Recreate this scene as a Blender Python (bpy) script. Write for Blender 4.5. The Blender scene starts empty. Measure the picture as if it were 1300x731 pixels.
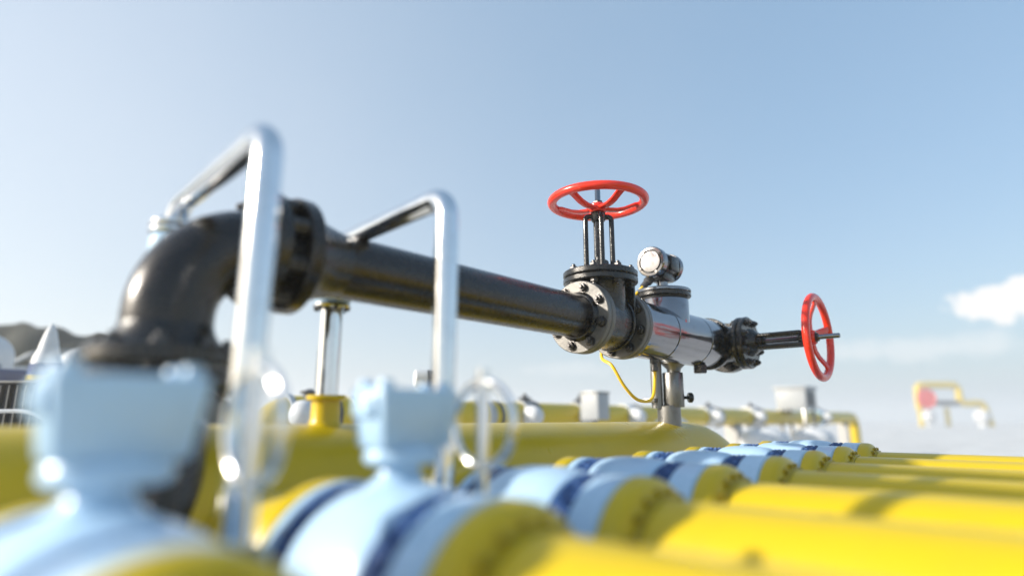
import bpy, bmesh, math, random
from mathutils import Vector, Matrix
random.seed(4)
R = math.radians
sc = bpy.context.scene
col = sc.collection
PI = math.pi
Vc = Vector

# ------------------------------------------------------------------ materials
def nd(nt, typ, **kw):
    n = nt.nodes.new(typ)
    for k, v in kw.items():
        setattr(n, k, v)
    return n

def mat(name, base, rough=.4, metal=0., coat=0., var=.12, scale=9., rvar=.12, bump=0., bscale=120., dirt=None, dirt_amt=0., dscale=14., spec=.5, stretch=(1, 1, 1), coat_rough=.08):
    m = bpy.data.materials.new(name)
    m.use_nodes = True
    nt = m.node_tree
    b = nt.nodes['Principled BSDF']
    tc = nd(nt, 'ShaderNodeTexCoord')
    mp = nd(nt, 'ShaderNodeMapping')
    mp.inputs['Scale'].default_value = stretch
    nt.links.new(tc.outputs['Object'], mp.inputs['Vector'])
    n1 = nd(nt, 'ShaderNodeTexNoise')
    n1.inputs['Scale'].default_value = scale
    n1.inputs['Detail'].default_value = 6
    nt.links.new(mp.outputs[0], n1.inputs['Vector'])
    mx = nd(nt, 'ShaderNodeMix', data_type='RGBA')
    mx.inputs['A'].default_value = [c * (1 - var) for c in base] + [1]
    mx.inputs['B'].default_value = [min(1, c * (1 + var)) for c in base] + [1]
    nt.links.new(n1.outputs['Fac'], mx.inputs['Factor'])
    colout = mx.outputs['Result']
    if dirt:
        n3 = nd(nt, 'ShaderNodeTexNoise')
        n3.inputs['Scale'].default_value = dscale
        n3.inputs['Detail'].default_value = 10
        n3.inputs['Roughness'].default_value = .7
        nt.links.new(mp.outputs[0], n3.inputs['Vector'])
        cr = nd(nt, 'ShaderNodeMapRange')
        cr.inputs['From Min'].default_value = .56
        cr.inputs['From Max'].default_value = .74
        cr.inputs['To Max'].default_value = dirt_amt
        nt.links.new(n3.outputs['Fac'], cr.inputs['Value'])
        m2 = nd(nt, 'ShaderNodeMix', data_type='RGBA')
        nt.links.new(cr.outputs[0], m2.inputs['Factor'])
        nt.links.new(colout, m2.inputs['A'])
        m2.inputs['B'].default_value = list(dirt) + [1]
        colout = m2.outputs['Result']
    nt.links.new(colout, b.inputs['Base Color'])
    rr = nd(nt, 'ShaderNodeMapRange')
    rr.inputs['From Min'].default_value = .3
    rr.inputs['From Max'].default_value = .7
    rr.inputs['To Min'].default_value = max(.02, rough - rvar)
    rr.inputs['To Max'].default_value = min(1, rough + rvar)
    nt.links.new(n1.outputs['Fac'], rr.inputs['Value'])
    nt.links.new(rr.outputs[0], b.inputs['Roughness'])
    b.inputs['Metallic'].default_value = metal
    b.inputs['Coat Weight'].default_value = coat
    b.inputs['Coat Roughness'].default_value = coat_rough
    b.inputs['Specular IOR Level'].default_value = spec
    if bump:
        n2 = nd(nt, 'ShaderNodeTexNoise')
        n2.inputs['Scale'].default_value = bscale
        n2.inputs['Detail'].default_value = 4
        nt.links.new(mp.outputs[0], n2.inputs['Vector'])
        bp = nd(nt, 'ShaderNodeBump')
        bp.inputs['Strength'].default_value = bump
        bp.inputs['Distance'].default_value = .004
        nt.links.new(n2.outputs['Fac'], bp.inputs['Height'])
        nt.links.new(bp.outputs[0], b.inputs['Normal'])
    return m

M = {}
M['black'] = mat('black_enamel', (.015, .012, .011), rough=.27, metal=.28, coat=.25, var=.35, scale=26, rvar=.07, bump=.16, bscale=190, dirt=(.055, .038, .026), dirt_amt=.35, dscale=18)
M['castblack'] = mat('cast_black', (.016, .0145, .0135), rough=.25, metal=.32, coat=.3, var=.35, scale=30, rvar=.10, bump=.3, bscale=230, dirt=(.075, .05, .034), dirt_amt=.35, dscale=24)
M['grey'] = mat('grey_flange', (.155, .148, .138), rough=.46, metal=.5, var=.35, scale=30, rvar=.12, bump=.35, bscale=260, dirt=(.03, .024, .018), dirt_amt=.8, dscale=34)
M['bolt'] = mat('bolt_steel', (.085, .08, .078), rough=.34, metal=.8, var=.3, scale=60, rvar=.12, bump=.2, bscale=400)
M['steel'] = mat('brushed_steel', (.26, .26, .275), rough=.13, metal=1, var=.14, scale=20, rvar=.06, bump=.08, bscale=60, dirt=(.09, .075, .07), dirt_amt=.5, dscale=22, stretch=(1, .35, 1))
M['groove'] = mat('dark_seam', (.02, .02, .02), rough=.6)
M['chrome'] = mat('chrome', (.78, .79, .80), rough=.13, metal=1, var=.04, scale=20, rvar=.06, dirt=(.42, .40, .38), dirt_amt=.35, dscale=16)
M['galv'] = mat('grey_post', (.22, .215, .205), rough=.38, metal=.85, var=.25, scale=24, rvar=.14, bump=.2, dirt=(.09, .065, .05), dirt_amt=.6, dscale=16, stretch=(1, 1, .3))
M['yellow'] = mat('yellow_paint', (.585, .42, .004), rough=.33, spec=.42, var=.06, scale=5, rvar=.07, bump=.05, bscale=60, dirt=(.44, .31, .02), dirt_amt=.4, dscale=7)
M['blue'] = mat('pale_blue_paint', (.43, .61, .785), rough=.30, coat=.1, var=.05, scale=6, rvar=.06, bump=.06, bscale=70, dirt=(.36, .49, .62), dirt_amt=.4, dscale=9, coat_rough=.12)
M['navy'] = mat('dark_blue_paint', (.013, .048, .155), rough=.5, spec=.3, var=.2, scale=30, bump=.2, bscale=160)
M['stud'] = mat('blue_stud', (.07, .14, .32), rough=.45, spec=.3, var=.25, scale=60)
M['nut'] = mat('shaded_yellow', (.38, .275, .006), rough=.4, var=.25, scale=60)  # yellow of nuts and hub darkened: shade on that side painted in
M['red'] = mat('red_enamel', (.78, .034, .012), rough=.24, coat=.15, var=.08, scale=14, rvar=.05, bump=.08, bscale=90, dirt=(.16, .022, .014), dirt_amt=.7, dscale=55)
M['cable'] = mat('yellow_cable', (.82, .52, .02), rough=.42, var=.06)
M['white'] = mat('white_paint', (.60, .605, .61), rough=.5, var=.08, scale=9, dirt=(.36, .35, .33), dirt_amt=.5)
M['lightgrey'] = mat('light_grey_paint', (.36, .37, .375), rough=.55, var=.12, scale=9, dirt=(.18, .17, .16), dirt_amt=.5)
M['darkgrey'] = mat('dark_grey_paint', (.06, .06, .065), rough=.45, var=.2, scale=9)
M['mauve'] = mat('slate_blue_paint', (.13, .13, .19), rough=.45, var=.15, scale=9)
M['concrete'] = mat('plinth_concrete', (.42, .41, .39), rough=.85, var=.15, scale=12, bump=.4, bscale=40)

def ground_material():
    m = bpy.data.materials.new('pale_concrete')
    m.use_nodes = True
    nt = m.node_tree
    b = nt.nodes['Principled BSDF']
    tc = nd(nt, 'ShaderNodeTexCoord')
    br = nd(nt, 'ShaderNodeTexBrick')
    br.offset = 0.
    br.inputs['Scale'].default_value = 1.
    br.inputs['Brick Width'].default_value = 3.
    br.inputs['Row Height'].default_value = 3.
    br.inputs['Mortar Size'].default_value = .012
    br.inputs['Color1'].default_value = (.66, .65, .63, 1)
    br.inputs['Color2'].default_value = (.61, .60, .585, 1)
    br.inputs['Mortar'].default_value = (.22, .21, .20, 1)
    nt.links.new(tc.outputs['Object'], br.inputs['Vector'])
    n = nd(nt, 'ShaderNodeTexNoise')
    n.inputs['Scale'].default_value = .9
    n.inputs['Detail'].default_value = 9
    nt.links.new(tc.outputs['Object'], n.inputs['Vector'])
    mr = nd(nt, 'ShaderNodeMapRange')
    mr.inputs['From Min'].default_value = .3
    mr.inputs['From Max'].default_value = .7
    mr.inputs['To Min'].default_value = .78
    mr.inputs['To Max'].default_value = 1.1
    nt.links.new(n.outputs['Fac'], mr.inputs['Value'])
    mx = nd(nt, 'ShaderNodeMix', data_type='RGBA', blend_type='MULTIPLY')
    mx.inputs['Factor'].default_value = 1
    nt.links.new(br.outputs['Color'], mx.inputs['A'])
    nt.links.new(mr.outputs[0], mx.inputs['B'])
    nt.links.new(mx.outputs['Result'], b.inputs['Base Color'])
    b.inputs['Roughness'].default_value = .85
    n2 = nd(nt, 'ShaderNodeTexNoise')
    n2.inputs['Scale'].default_value = 60
    bp = nd(nt, 'ShaderNodeBump')
    bp.inputs['Strength'].default_value = .3
    bp.inputs['Distance'].default_value = .01
    nt.links.new(tc.outputs['Object'], n2.inputs['Vector'])
    nt.links.new(n2.outputs['Fac'], bp.inputs['Height'])
    nt.links.new(bp.outputs[0], b.inputs['Normal'])
    return m

def hill_material():
    m = mat('hill_scrub', (.030, .030, .016), rough=.9, var=.6, scale=.6, bump=1., bscale=2.)
    return m

# ------------------------------------------------------------------ object helpers
def build(name, bm, m, parent=None, root=(0, 0, 0), ang=34):
    bmesh.ops.remove_doubles(bm, verts=bm.verts, dist=1e-6)
    bmesh.ops.recalc_face_normals(bm, faces=bm.faces)
    bmesh.ops.translate(bm, vec=-Vc(root), verts=bm.verts)
    me = bpy.data.meshes.new(name)
    bm.to_mesh(me)
    bm.free()
    me.polygons.foreach_set('use_smooth', [True] * len(me.polygons))
    me.set_sharp_from_angle(angle=R(ang))
    me.materials.append(m)
    o = bpy.data.objects.new(name, me)
    col.objects.link(o)
    if parent:
        o.parent = parent
    return o

def thing(name, label, cat, loc, group=None):
    o = bpy.data.objects.new(name, None)
    o.empty_display_size = .1
    col.objects.link(o)
    o.location = loc
    tag(o, label, cat, group)
    return o

def tag(o, label, cat, group=None, kind=None):
    o['label'] = label
    o['category'] = cat
    if group:
        o['group'] = group
    if kind:
        o['kind'] = kind

def copy_tree(o, parent=None):
    c = o.copy()
    col.objects.link(c)
    c.parent = parent
    for ch in list(o.children):
        copy_tree(ch, c)
    return c

def basis(ax):
    ax = Vc(ax).normalized()
    h = Vc((0, 0, 1)) if abs(ax.z) < .9 else Vc((0, 1, 0))
    u = h.cross(ax).normalized()
    v = ax.cross(u)
    return ax, u, v

def lathe(bm, prof, o, ax, n=48, sx=1., sy=1.):
    """prof: list of (radius, distance along axis)."""
    ax, u, v = basis(ax)
    o = Vc(o)
    rings = []
    for r, t in prof:
        if r < 1e-6:
            rings.append([bm.verts.new(o + ax * t)])
        else:
            rings.append([bm.verts.new(o + ax * t + u * (r * sx * math.cos(2 * PI * k / n)) + v * (r * sy * math.sin(2 * PI * k / n))) for k in range(n)])
    for a, b in zip(rings, rings[1:]):
        for k in range(n):
            k2 = (k + 1) % n
            if len(a) == 1 and len(b) == 1:
                continue
            if len(a) == 1:
                bm.faces.new((a[0], b[k], b[k2]))
            elif len(b) == 1:
                bm.faces.new((a[k], b[0], a[k2]))
            else:
                bm.faces.new((a[k], b[k], b[k2], a[k2]))
    return bm

def disc(bm, r, t0, t1, o, ax, n=48, ch=.004, hole=0.):
    p = [(hole, t0), (r - ch, t0), (r, t0 + ch), (r, t1 - ch), (r - ch, t1), (hole, t1)]
    return lathe(bm, p, o, ax, n)

def tube(bm, pts, r, n=16, cap=True, sx=1.):
    """sweep a circle along points (parallel transport); r number or list"""
    pts = [Vc(p) for p in pts]
    rs = r if isinstance(r, (list, tuple)) else [r] * len(pts)
    rings = []
    prev = None
    for i, p in enumerate(pts):
        t = (pts[min(i + 1, len(pts) - 1)] - pts[max(i - 1, 0)]).normalized()
        if prev is None:
            _, u, v = basis(t)
        else:
            u = (prev - t * prev.dot(t)).normalized()
            v = t.cross(u)
        prev = u
        rings.append([bm.verts.new(p + u * (rs[i] * math.cos(2 * PI * k / n)) + v * (rs[i] * sx * math.sin(2 * PI * k / n))) for k in range(n)])
    for a, b in zip(rings, rings[1:]):
        for k in range(n):
            bm.faces.new((a[k], b[k], b[(k + 1) % n], a[(k + 1) % n]))
    if cap:
        bm.faces.new(rings[0][::-1])
        bm.faces.new(rings[-1])
    return bm

def fillet(pts, rad, n=8):
    """polyline with rounded corners"""
    pts = [Vc(p) for p in pts]
    out = [pts[0]]
    for i in range(1, len(pts) - 1):
        p, a, b = pts[i], (pts[i - 1] - pts[i]), (pts[i + 1] - pts[i])
        a.normalize(); b.normalize()
        ang = a.angle(b)
        d = rad / math.tan(ang / 2)
        s, e = p + a * d, p + b * d
        c = p + (a + b).normalized() * (rad / math.sin(ang / 2))
        sv, ev = s - c, e - c
        tot = sv.angle(ev)
        axis = sv.cross(ev).normalized()
        for k in range(n + 1):
            out.append(c + Matrix.Rotation(tot * k / n, 3, axis) @ sv)
    out.append(pts[-1])
    return out

def smooth_path(pts, n=8):
    """Catmull-Rom"""
    pts = [Vc(p) for p in pts]
    P = [pts[0] * 2 - pts[1]] + pts + [pts[-1] * 2 - pts[-2]]
    out = []
    for i in range(1, len(P) - 2):
        for k in range(n):
            t = k / n
            a, b, c, d = P[i - 1], P[i], P[i + 1], P[i + 2]
            out.append(.5 * ((2 * b) + (c - a) * t + (2 * a - 5 * b + 4 * c - d) * t * t + (3 * b - a - 3 * c + d) * t ** 3))
    out.append(pts[-1])
    return out

def box(bm, lo, hi, bev=.006, seg=2):
    lo, hi = Vc(lo), Vc(hi)
    c, s = (lo + hi) / 2, hi - lo
    res = bmesh.ops.create_cube(bm, size=1., matrix=Matrix.Translation(c) @ Matrix.Diagonal((s.x, s.y, s.z, 1)))
    if bev:
        es = list({e for v in res['verts'] for e in v.link_edges})
        bmesh.ops.bevel(bm, geom=es, offset=bev, segments=seg, affect='EDGES', profile=.5)
    return bm

def hexhead(bm, o, ax, r=.015, h=.012, shank=True):
    """hex bolt head with a washer and a protruding thread end"""
    lathe(bm, [(0, 0), (r * 1.25, 0), (r * 1.25, .0025), (r * .9, .0025)], o, ax, 14)
    lathe(bm, [(r, .002), (r, h * .8), (r * .86, h), (0, h)], o, ax, 6)
    if shank:
        lathe(bm, [(r * .5, h - .001), (r * .5, h + .007), (r * .4, h + .009), (0, h + .009)], o, ax, 10)
    return bm

def ring_points(o, ax, r, n, ph=0.):
    ax, u, v = basis(ax)
    return [Vc(o) + u * (r * math.cos(ph + 2 * PI * k / n)) + v * (r * math.sin(ph + 2 * PI * k / n)) for k in range(n)]

def place_copies(src, pts, base, parent, rt=None):
    """src built at base; copy it to every other point (children of parent)"""
    for q in pts:
        c = src.copy()
        col.objects.link(c)
        c.parent = parent
        c.location = src.location + (Vc(q) - Vc(base))

def bolts(parent, root, o, ax, r, n, ph=0., size=.014, h=.012, m=None, name='bolt', shank=True):
    pts = ring_points(o, ax, r, n, ph)
    b = build(name, hexhead(bmesh.new(), pts[0], ax, size, h, shank), m or M['bolt'], parent, root)
    place_copies(b, pts[1:], pts[0], parent)

# ------------------------------------------------------------------ ground, hill
H0 = 1.0                       # lens height; z below is height above the ground
bm = bmesh.new()
bmesh.ops.create_grid(bm, x_segments=8, y_segments=8, size=1500)
g = build('ground', bm, ground_material())
g['kind'] = 'structure'

bm = bmesh.new()
NX, NY = 120, 40
c0, c1 = Vc((-24.5, -11.5)), Vc((-13.2, 6.9))
from mathutils import noise
vs = []
for i in range(NX + 1):
    row = []
    for j in range(NY + 1):
        s, t = i / NX, j / NY
        p = c0.lerp(c1, s)
        perp = Vc((-.87, .49))
        q = p + perp * (t - .1) * 10
        hgt = math.sin(PI * min(1, t * 1.25 + .0)) if t < .8 else 0
        env = min(1, (1 - s) * 5.5) ** .7 * min(1, s * 6)
        z = 3.75 * env * max(0, hgt) * (1.0 - .25 * s) + (noise.noise(Vc((q.x * .5, q.y * .5, 0))) * .5 + noise.noise(Vc((q.x * 2, q.y * 2, 3))) * .22) * env * max(0, hgt)
        row.append(bm.verts.new((q.x, q.y, max(z, -.05))))
    vs.append(row)
for i in range(NX):
    for j in range(NY):
        bm.faces.new((vs[i][j], vs[i + 1][j], vs[i + 1][j + 1], vs[i][j + 1]))
hl = build('hill', bm, hill_material(), ang=180)
hl['kind'] = 'structure'

# ------------------------------------------------------------------ yellow header with nozzles
HX, HZ, HR = -1.44, .76, .227
bend = []
t = thing('header_pipe', 'thick yellow header pipe lying behind the blue valves, bending down at its far end', 'pipe', (HX, 0, 0))
rt = (HX, 0, 0)
Y1, CL = 2.86, .42
pts = [(HX, -3.2, HZ), (HX, Y1, HZ)] + [(HX, Y1 + CL * math.sin(a), HZ - CL + CL * math.cos(a)) for a in [PI / 2 * k / 16 for k in range(1, 17)]] + [(HX, Y1 + CL, .0)]
pts.insert(1, (HX, Y1 - .02, HZ))
build('barrel', tube(bmesh.new(), pts, HR, 96), M['yellow'], t, rt)
POST = [(-1.425, .450), (-1.425, .857)]
for i, (px, py) in enumerate(POST):
    bm = bmesh.new()
    lathe(bm, [(.062, .955), (.050, .974), (.041, .986), (.0365, 1.0), (.0365, 1.046), (.049, 1.048), (.050, 1.050), (.050, 1.058), (.048, 1.060), (.0, 1.060)], (px, py, 0), (0, 0, 1), 40)
    build('nozzle', bm, M['yellow'], t, rt)
for y in (-2.2, .2, 2.2):
    bm = bmesh.new()
    box(bm, (HX - .2, y - .12, 0), (HX + .2, y + .12, HZ - HR + .03), .01)
    build('saddle', bm, M['concrete'], t, rt)

# ------------------------------------------------------------------ branch pipes and blue valves
XR = [-.495, -.510, -.540, -.565, -.572, -.590, -.602, -.612]
YK = [.200, .597, .982, 1.366, 1.765, 2.160, 2.560, 2.958]
AZ, RC, RP = .75, .150, .115
LV = .49
ordw = ['nearest', 'second nearest', 'third nearest', 'fourth nearest', 'fifth nearest', 'third farthest', 'second farthest', 'farthest']

def make_valve(x, y):
    """valve bodies run along X from x (right end) to x - LV; the yellow flanges belong to the pipes"""
    rt = (x, y, AZ)
    t = thing('ball_valve', '', 'valve', rt, 'pale blue valves in the row of yellow pipes')
    ax = (-1, 0, 0)
    o = (x, y, AZ)
    # local distance s from the right yellow flange face
    a0, a1, b1 = .045, .115, .157      # flange .045-.115, stud gap to .165
    c0, c1 = .340, .382
    d1 = .413
    for s0, s1 in ((a0 + .001, a1), (c1, d1 - .001)):
        build('end_flange', disc(bmesh.new(), RC, s0, s1, o, ax, 72, .007, .05), M['blue'], t, rt)
    bm = bmesh.new()
    prof = [(.05, b1), (.138, b1), (.148, b1 + .006), (.153, b1 + .02), (.157, b1 + .05), (.158, (b1 + c0) / 2), (.157, c0 - .05), (.153, c0 - .02), (.148, c0 - .006), (.138, c0), (.05, c0)]
    lathe(bm, prof, o, ax, 72)
    build('body', bm, M['blue'], t, rt)
    for s0, s1 in ((a1 - .002, b1 + .002), (c0 - .002, c1 + .002)):
        bnd = build('stud_band', disc(bmesh.new(), .1465, s0, s1, o, ax, 64, .002, .05), M['navy'], t, rt)
        bm = bmesh.new()
        for row in (.27, .73):
            for q in ring_points(Vc(o) + Vc(ax) * (s0 + (s1 - s0) * row), ax, .1458, 26, .1 + row * .24):
                nrm = (q - Vc((q.x, y, AZ))).normalized()
                lathe(bm, [(.0065, 0), (.0065, .003), (.0045, .0042), (0, .0042)], q, nrm, 6)
        build('stud_ring', bm, M['stud'], bnd, rt)
    return t

def add_gearbox(t, x, y):
    """boxed operator housing on the near valves"""
    rt = (x, y, AZ)
    cx = x - .262
    bm = bmesh.new()
    lathe(bm, [(.056, .895), (.042, .909), (.034, .917), (.031, .928), (.031, .95)], (cx, y, 0), (0, 0, 1), 40)
    build('neck', bm, M['blue'], t, rt)
    bm = bmesh.new()
    lathe(bm, [(.028, .932), (.050, .933), (.055, .938), (.056, .946), (.052, .955), (.03, .962)], (cx, y + .006, 0), (0, 0, 1), 48, 1., 1.12)
    build('collar', bm, M['blue'], t, rt)
    bm = bmesh.new()
    box(bm, (cx - .042, y - .066, .956), (cx + .042, y + .086, 1.046), .006, 2)
    for v in bm.verts:                                  # flared: narrower towards the neck
        k = min(1, max(0, (v.co.z - .956) / .045)) ** .8
        v.co.x = cx + (v.co.x - cx) * (.82 + .18 * k)
        v.co.y = y + .008 + (v.co.y - y - .008) * (.82 + .18 * k)
    hb = build('gear_housing', bm, M['blue'], t, rt, 60)
    bm = bmesh.new()
    box(bm, (cx - .028, y - .071, 1.004), (cx + .020, y - .0655, 1.036), .002)
    build('cover_plate', bm, M['blue'], hb, rt)
    for dx, dy in ((.024, .068), (-.026, -.050), (.026, -.050), (-.026, .068)):
        bm = bmesh.new()
        lathe(bm, [(0, 0), (.0115, 0), (.0115, .010), (.010, .0125), (0, .0125)], (cx + dx, y + dy, 1.0455), (0, 0, 1), 18)
        build('cap_screw', bm, M['blue'], hb, rt)

def make_branch(x, y, far, x0):
    """yellow pipe to the right of a valve with its flange and nuts"""
    rt = (x, y, AZ)
    t = thing('branch_pipe', '', 'pipe', rt, 'yellow pipes running out to the right of the valves')
    o = (x, y, AZ)
    build('barrel', tube(bmesh.new(), [(x - .01, y, AZ), (x + .3, y, AZ), (x + 4, y, AZ), (7.5, y, AZ)] + [(7.5 + .25 * math.sin(a), y, AZ - .25 + .25 * math.cos(a)) for a in [PI / 2 * k / 8 for k in range(1, 9)]] + [(7.75, y, 0)], RP, 72), M['yellow'], t, rt)
    bm = bmesh.new()
    lathe(bm, [(.05, .004), (RC - .024, .004), (RC - .016, .0), (RC - .008, -.005), (RC - .003, -.012), (RC, -.022), (RC, -.043), (RC - .003, -.0455), (.05, -.0455)], o, (1, 0, 0), 72)
    fl = build('flange', bm, M['yellow'], t, rt)
    bm = bmesh.new()
    lathe(bm, [(RP - .002, .0045), (RP + .006, .0045), (RP + .006, .016), (RP + .004, .018), (RP - .002, .018)], o, (1, 0, 0), 72)
    build('hub', bm, M['nut'], fl, rt)
    bolts(fl, rt, Vc(o) + Vc((.004, 0, 0)), (1, 0, 0), RP + .013, 20, .12, .0060, .008, M['nut'], 'nut', False)
    return t

def make_stub(x, y):
    """short yellow pipe between the header and a valve"""
    rt = (x, y, AZ)
    t = thing('stub_pipe', '', 'pipe', rt, 'short yellow stubs between header and valves')
    o = (x, y, AZ)
    build('barrel', tube(bmesh.new(), [(x + .01, y, AZ), (HX + HR - .05, y, AZ)], RP, 64), M['yellow'], t, rt)
    bm = bmesh.new()
    lathe(bm, [(.05, .002), (RC - .014, .002), (RC - .004, .006), (RC, .013), (RC, .040), (RC - .01, .046), (RP, .060), (RP - .01, .060)], o, (-1, 0, 0), 72)
    fl = build('flange', bm, M['yellow'], t, rt)
    bolts(fl, rt, Vc(o) + Vc((-.046, 0, 0)), (-1, 0, 0), RC - .016, 20, .12, .0085, .012, M['nut'], 'nut', False)
    return t

v0 = make_valve(XR[0], YK[0])
b0 = make_branch(XR[0], YK[0], 8., HX)
s0 = make_stub(XR[0] - .413, YK[0])
valves = []
for k in range(8):
    if k:
        v, b, s = copy_tree(v0), copy_tree(b0), copy_tree(s0)
        v.location = (XR[k], YK[k], AZ)
        b.location = (XR[k], YK[k], AZ)
        s.location = (XR[k] - .413, YK[k], AZ)
    else:
        v, b, s = v0, b0, s0
    valves.append(v)
    v['label'] = {0: 'nearest pale blue valve with a boxed gear housing, under the black elbow',
                  1: 'second nearest pale blue valve, its boxed gear housing beside the chrome bow pipe'}.get(k, '%s pale blue valve in the row, a smooth barrel without gear housing' % ordw[k])
    b['label'] = '%s of the long yellow pipes running right from the blue valves' % ordw[k]
    s['label'] = 'short yellow flanged stub joining the header to the %s blue valve' % ordw[k]
for k in (0, 1):
    add_gearbox(valves[k], XR[k], YK[k])

for i, x in enumerate((.15, 3.4, 6.4)):
    bm = bmesh.new()
    box(bm, (x - .12, -.05, 0), (x + .12, 3.25, AZ - RP + .004), .012)
    o = build('pipe_sleeper', bm, M['concrete'])
    tag(o, ['concrete beam under the yellow pipes close to the blue valves', 'concrete beam under the middle of the yellow pipes', 'concrete beam under the far right ends of the yellow pipes'][i], 'support', 'beams carrying the yellow pipes')

# ------------------------------------------------------------------ black pipe with elbow
BX, BZ, BR, FR = -1.30, 1.374, .081, .137
YE, CLR = .418, .175
t = thing('steel_pipe', 'black steel pipe with an elbow rising from the yellow header to the red wheel valve', 'pipe', (BX, YE, .95))
rt = (BX, YE, .95)
bm = bmesh.new()
arc = [(BX, YE + CLR - CLR * math.cos(a), BZ - CLR + CLR * math.sin(a)) for a in [PI / 2 * k / 20 for k in range(21)]]
tube(bm, [(BX, YE, BZ - CLR - .06)] + arc + [(BX, YE + CLR + .02, BZ)], BR + .003, 64, cap=False)
build('elbow', bm, M['black'], t, rt)
bm = bmesh.new()
lathe(bm, [(0, .45), (.094, .45), (.094, .985), (.088, .995), (BR, 1.0), (BR, 1.06), (0, 1.06)], (BX, YE, 0), (0, 0, 1), 64)
build('riser', bm, M['black'], t, rt)
# riser flange pair
FZ = 1.098
for z0, z1, up in ((FZ - .040, FZ - .006, -1), (FZ + .002, FZ + .036, 1)):
    f = build('flange', disc(bmesh.new(), FR, z0, z1, (BX, YE, 0), (0, 0, 1), 72, .005, .03), M['castblack'], t, rt)
    bolts(f, rt, (BX, YE, z1 if up > 0 else z0), (0, 0, up), .110, 8, PI / 8, .015, .014)
bm = bmesh.new()
lathe(bm, [(.112, FZ + .034), (.100, FZ + .05), (.088, FZ + .07), (BR + .003, FZ + .085)], (BX, YE, 0), (0, 0, 1), 64)
build('hub', bm, M['castblack'], t, rt)
# mid flange pair with open stud gap
o = (BX, 0, BZ)
Ya, Yb = .603, .646
f = build('flange', disc(bmesh.new(), FR, Ya - .034, Ya, o, (0, 1, 0), 72, .005, .03), M['castblack'], t, rt)
bolts(f, rt, (BX, Ya - .034, BZ), (0, -1, 0), .112, 8, PI / 8, .015, .014)
bm = bmesh.new()
lathe(bm, [(.03, Yb), (FR - .005, Yb), (FR, Yb + .005), (FR, Yb + .030), (FR - .004, Yb + .034), (.116, Yb + .040), (.100, Yb + .065), (.090, Yb + .10), (BR, Yb + .14), (BR - .01, Yb + .14)], o, (0, 1, 0), 72)
f = build('flange', bm, M['black'], t, rt)
ps = ring_points((BX, Ya, BZ), (0, 1, 0), .112, 8, PI / 8)
bm = bmesh.new()
L = Yb - Ya
lathe(bm, [(.009, 0), (.009, L)], ps[0], (0, 1, 0), 12)
lathe(bm, [(.009, .002), (.018, .002), (.018, .020), (.009, .021)], ps[0], (0, 1, 0), 6)
lathe(bm, [(.009, L - .021), (.018, L - .020), (.018, L - .002), (.009, L - .002)], ps[0], (0, 1, 0), 6)
b = build('bolt', bm, M['bolt'], f, rt)
place_copies(b, ps[1:], ps[0], f)
bm = bmesh.new()
lathe(bm, [(.088, Ya - .001), (.088, Yb + .001)], o, (0, 1, 0), 48)
build('gasket_ring', bm, M['castblack'], t, rt)
# long straight run
GY = 1.812
bm = bmesh.new()
tube(bm, [(BX, Yb + .10, BZ), (BX, 1.2, BZ), (BX, GY + .005, BZ)], BR, 72)
build('barrel', bm, M['black'], t, rt)
bm = bmesh.new()
lathe(bm, [(BR - .002, GY - .016), (BR + .004, GY - .014), (BR + .010, GY - .006), (BR + .014, GY + .001)], o, (0, 1, 0), 64)
build('weld_bead', bm, M['castblack'], t, rt)
f = build('flange', disc(bmesh.new(), FR, GY, GY + .024, o, (0, 1, 0), 80, .003, .03), M['grey'], t, rt)
bolts(f, rt, (BX, GY, BZ), (0, -1, 0), .112, 8, PI / 8 + .12, .0165, .016)

# ------------------------------------------------------------------ hand wheel, yoke, gate valve
def handwheel(parent, root, hub, ax, m, rim=.188, tr=.0195, ph=0., nsp=5):
    ax, u, v = basis(ax)
    hub = Vc(hub)
    c = hub + ax * .026
    w = []
    bm = bmesh.new()
    n = 96
    pts = [c + u * rim * math.cos(2 * PI * k / n) + v * rim * math.sin(2 * PI * k / n) for k in range(n)]
    # closed torus, slightly oval section
    rings = []
    for k in range(n):
        d = (pts[k] - c).normalized()
        rings.append([bm.verts.new(pts[k] + d * (tr * math.cos(2 * PI * j / 20)) + ax * (tr * .88 * math.sin(2 * PI * j / 20))) for j in range(20)])
    for k in range(n):
        A, B = rings[k], rings[(k + 1) % n]
        for j in range(20):
            bm.faces.new((A[j], B[j], B[(j + 1) % 20], A[(j + 1) % 20]))
    wheel = build('handwheel', bm, m, parent, root)
    bm = bmesh.new()
    lathe(bm, [(.010, -.020), (.030, -.020), (.034, -.016), (.034, .010), (.029, .016), (.010, .016)], hub, ax, 32)
    build('hub', bm, m, wheel, root)
    for k in range(nsp):
        a = ph + 2 * PI * k / nsp
        d = u * math.cos(a) + v * math.sin(a)
        e = ax.cross(d)
        prof = [(.026, -.004, .0165), (.05, -.006, .0160), (.08, -.005, .0150), (.11, .002, .0145), (.135, .013, .0145), (.155, .022, .015), (.176, .026, .017)]
        bm = bmesh.new()
        rg = []
        for q, h, wd in prof:
            p = hub + d * q + ax * h
            sec = []
            for j in range(12):
                th = 2 * PI * j / 12
                cx, cy = math.cos(th), math.sin(th)
                sec.append(bm.verts.new(p + e * wd * 1.12 * math.copysign(abs(cx) ** .7, cx) + ax * .0078 * math.copysign(abs(cy) ** .7, cy)))
            rg.append(sec)
        for A, B in zip(rg, rg[1:]):
            for j in range(12):
                bm.faces.new((A[j], B[j], B[(j + 1) % 12], A[(j + 1) % 12]))
        build('spoke', bm, m, wheel, root)
    bm = bmesh.new()
    hexhead(bm, hub + ax * .015, ax, .021, .014, False)
    build('hub_nut', bm, M['bolt'], wheel, root)
    return wheel

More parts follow.
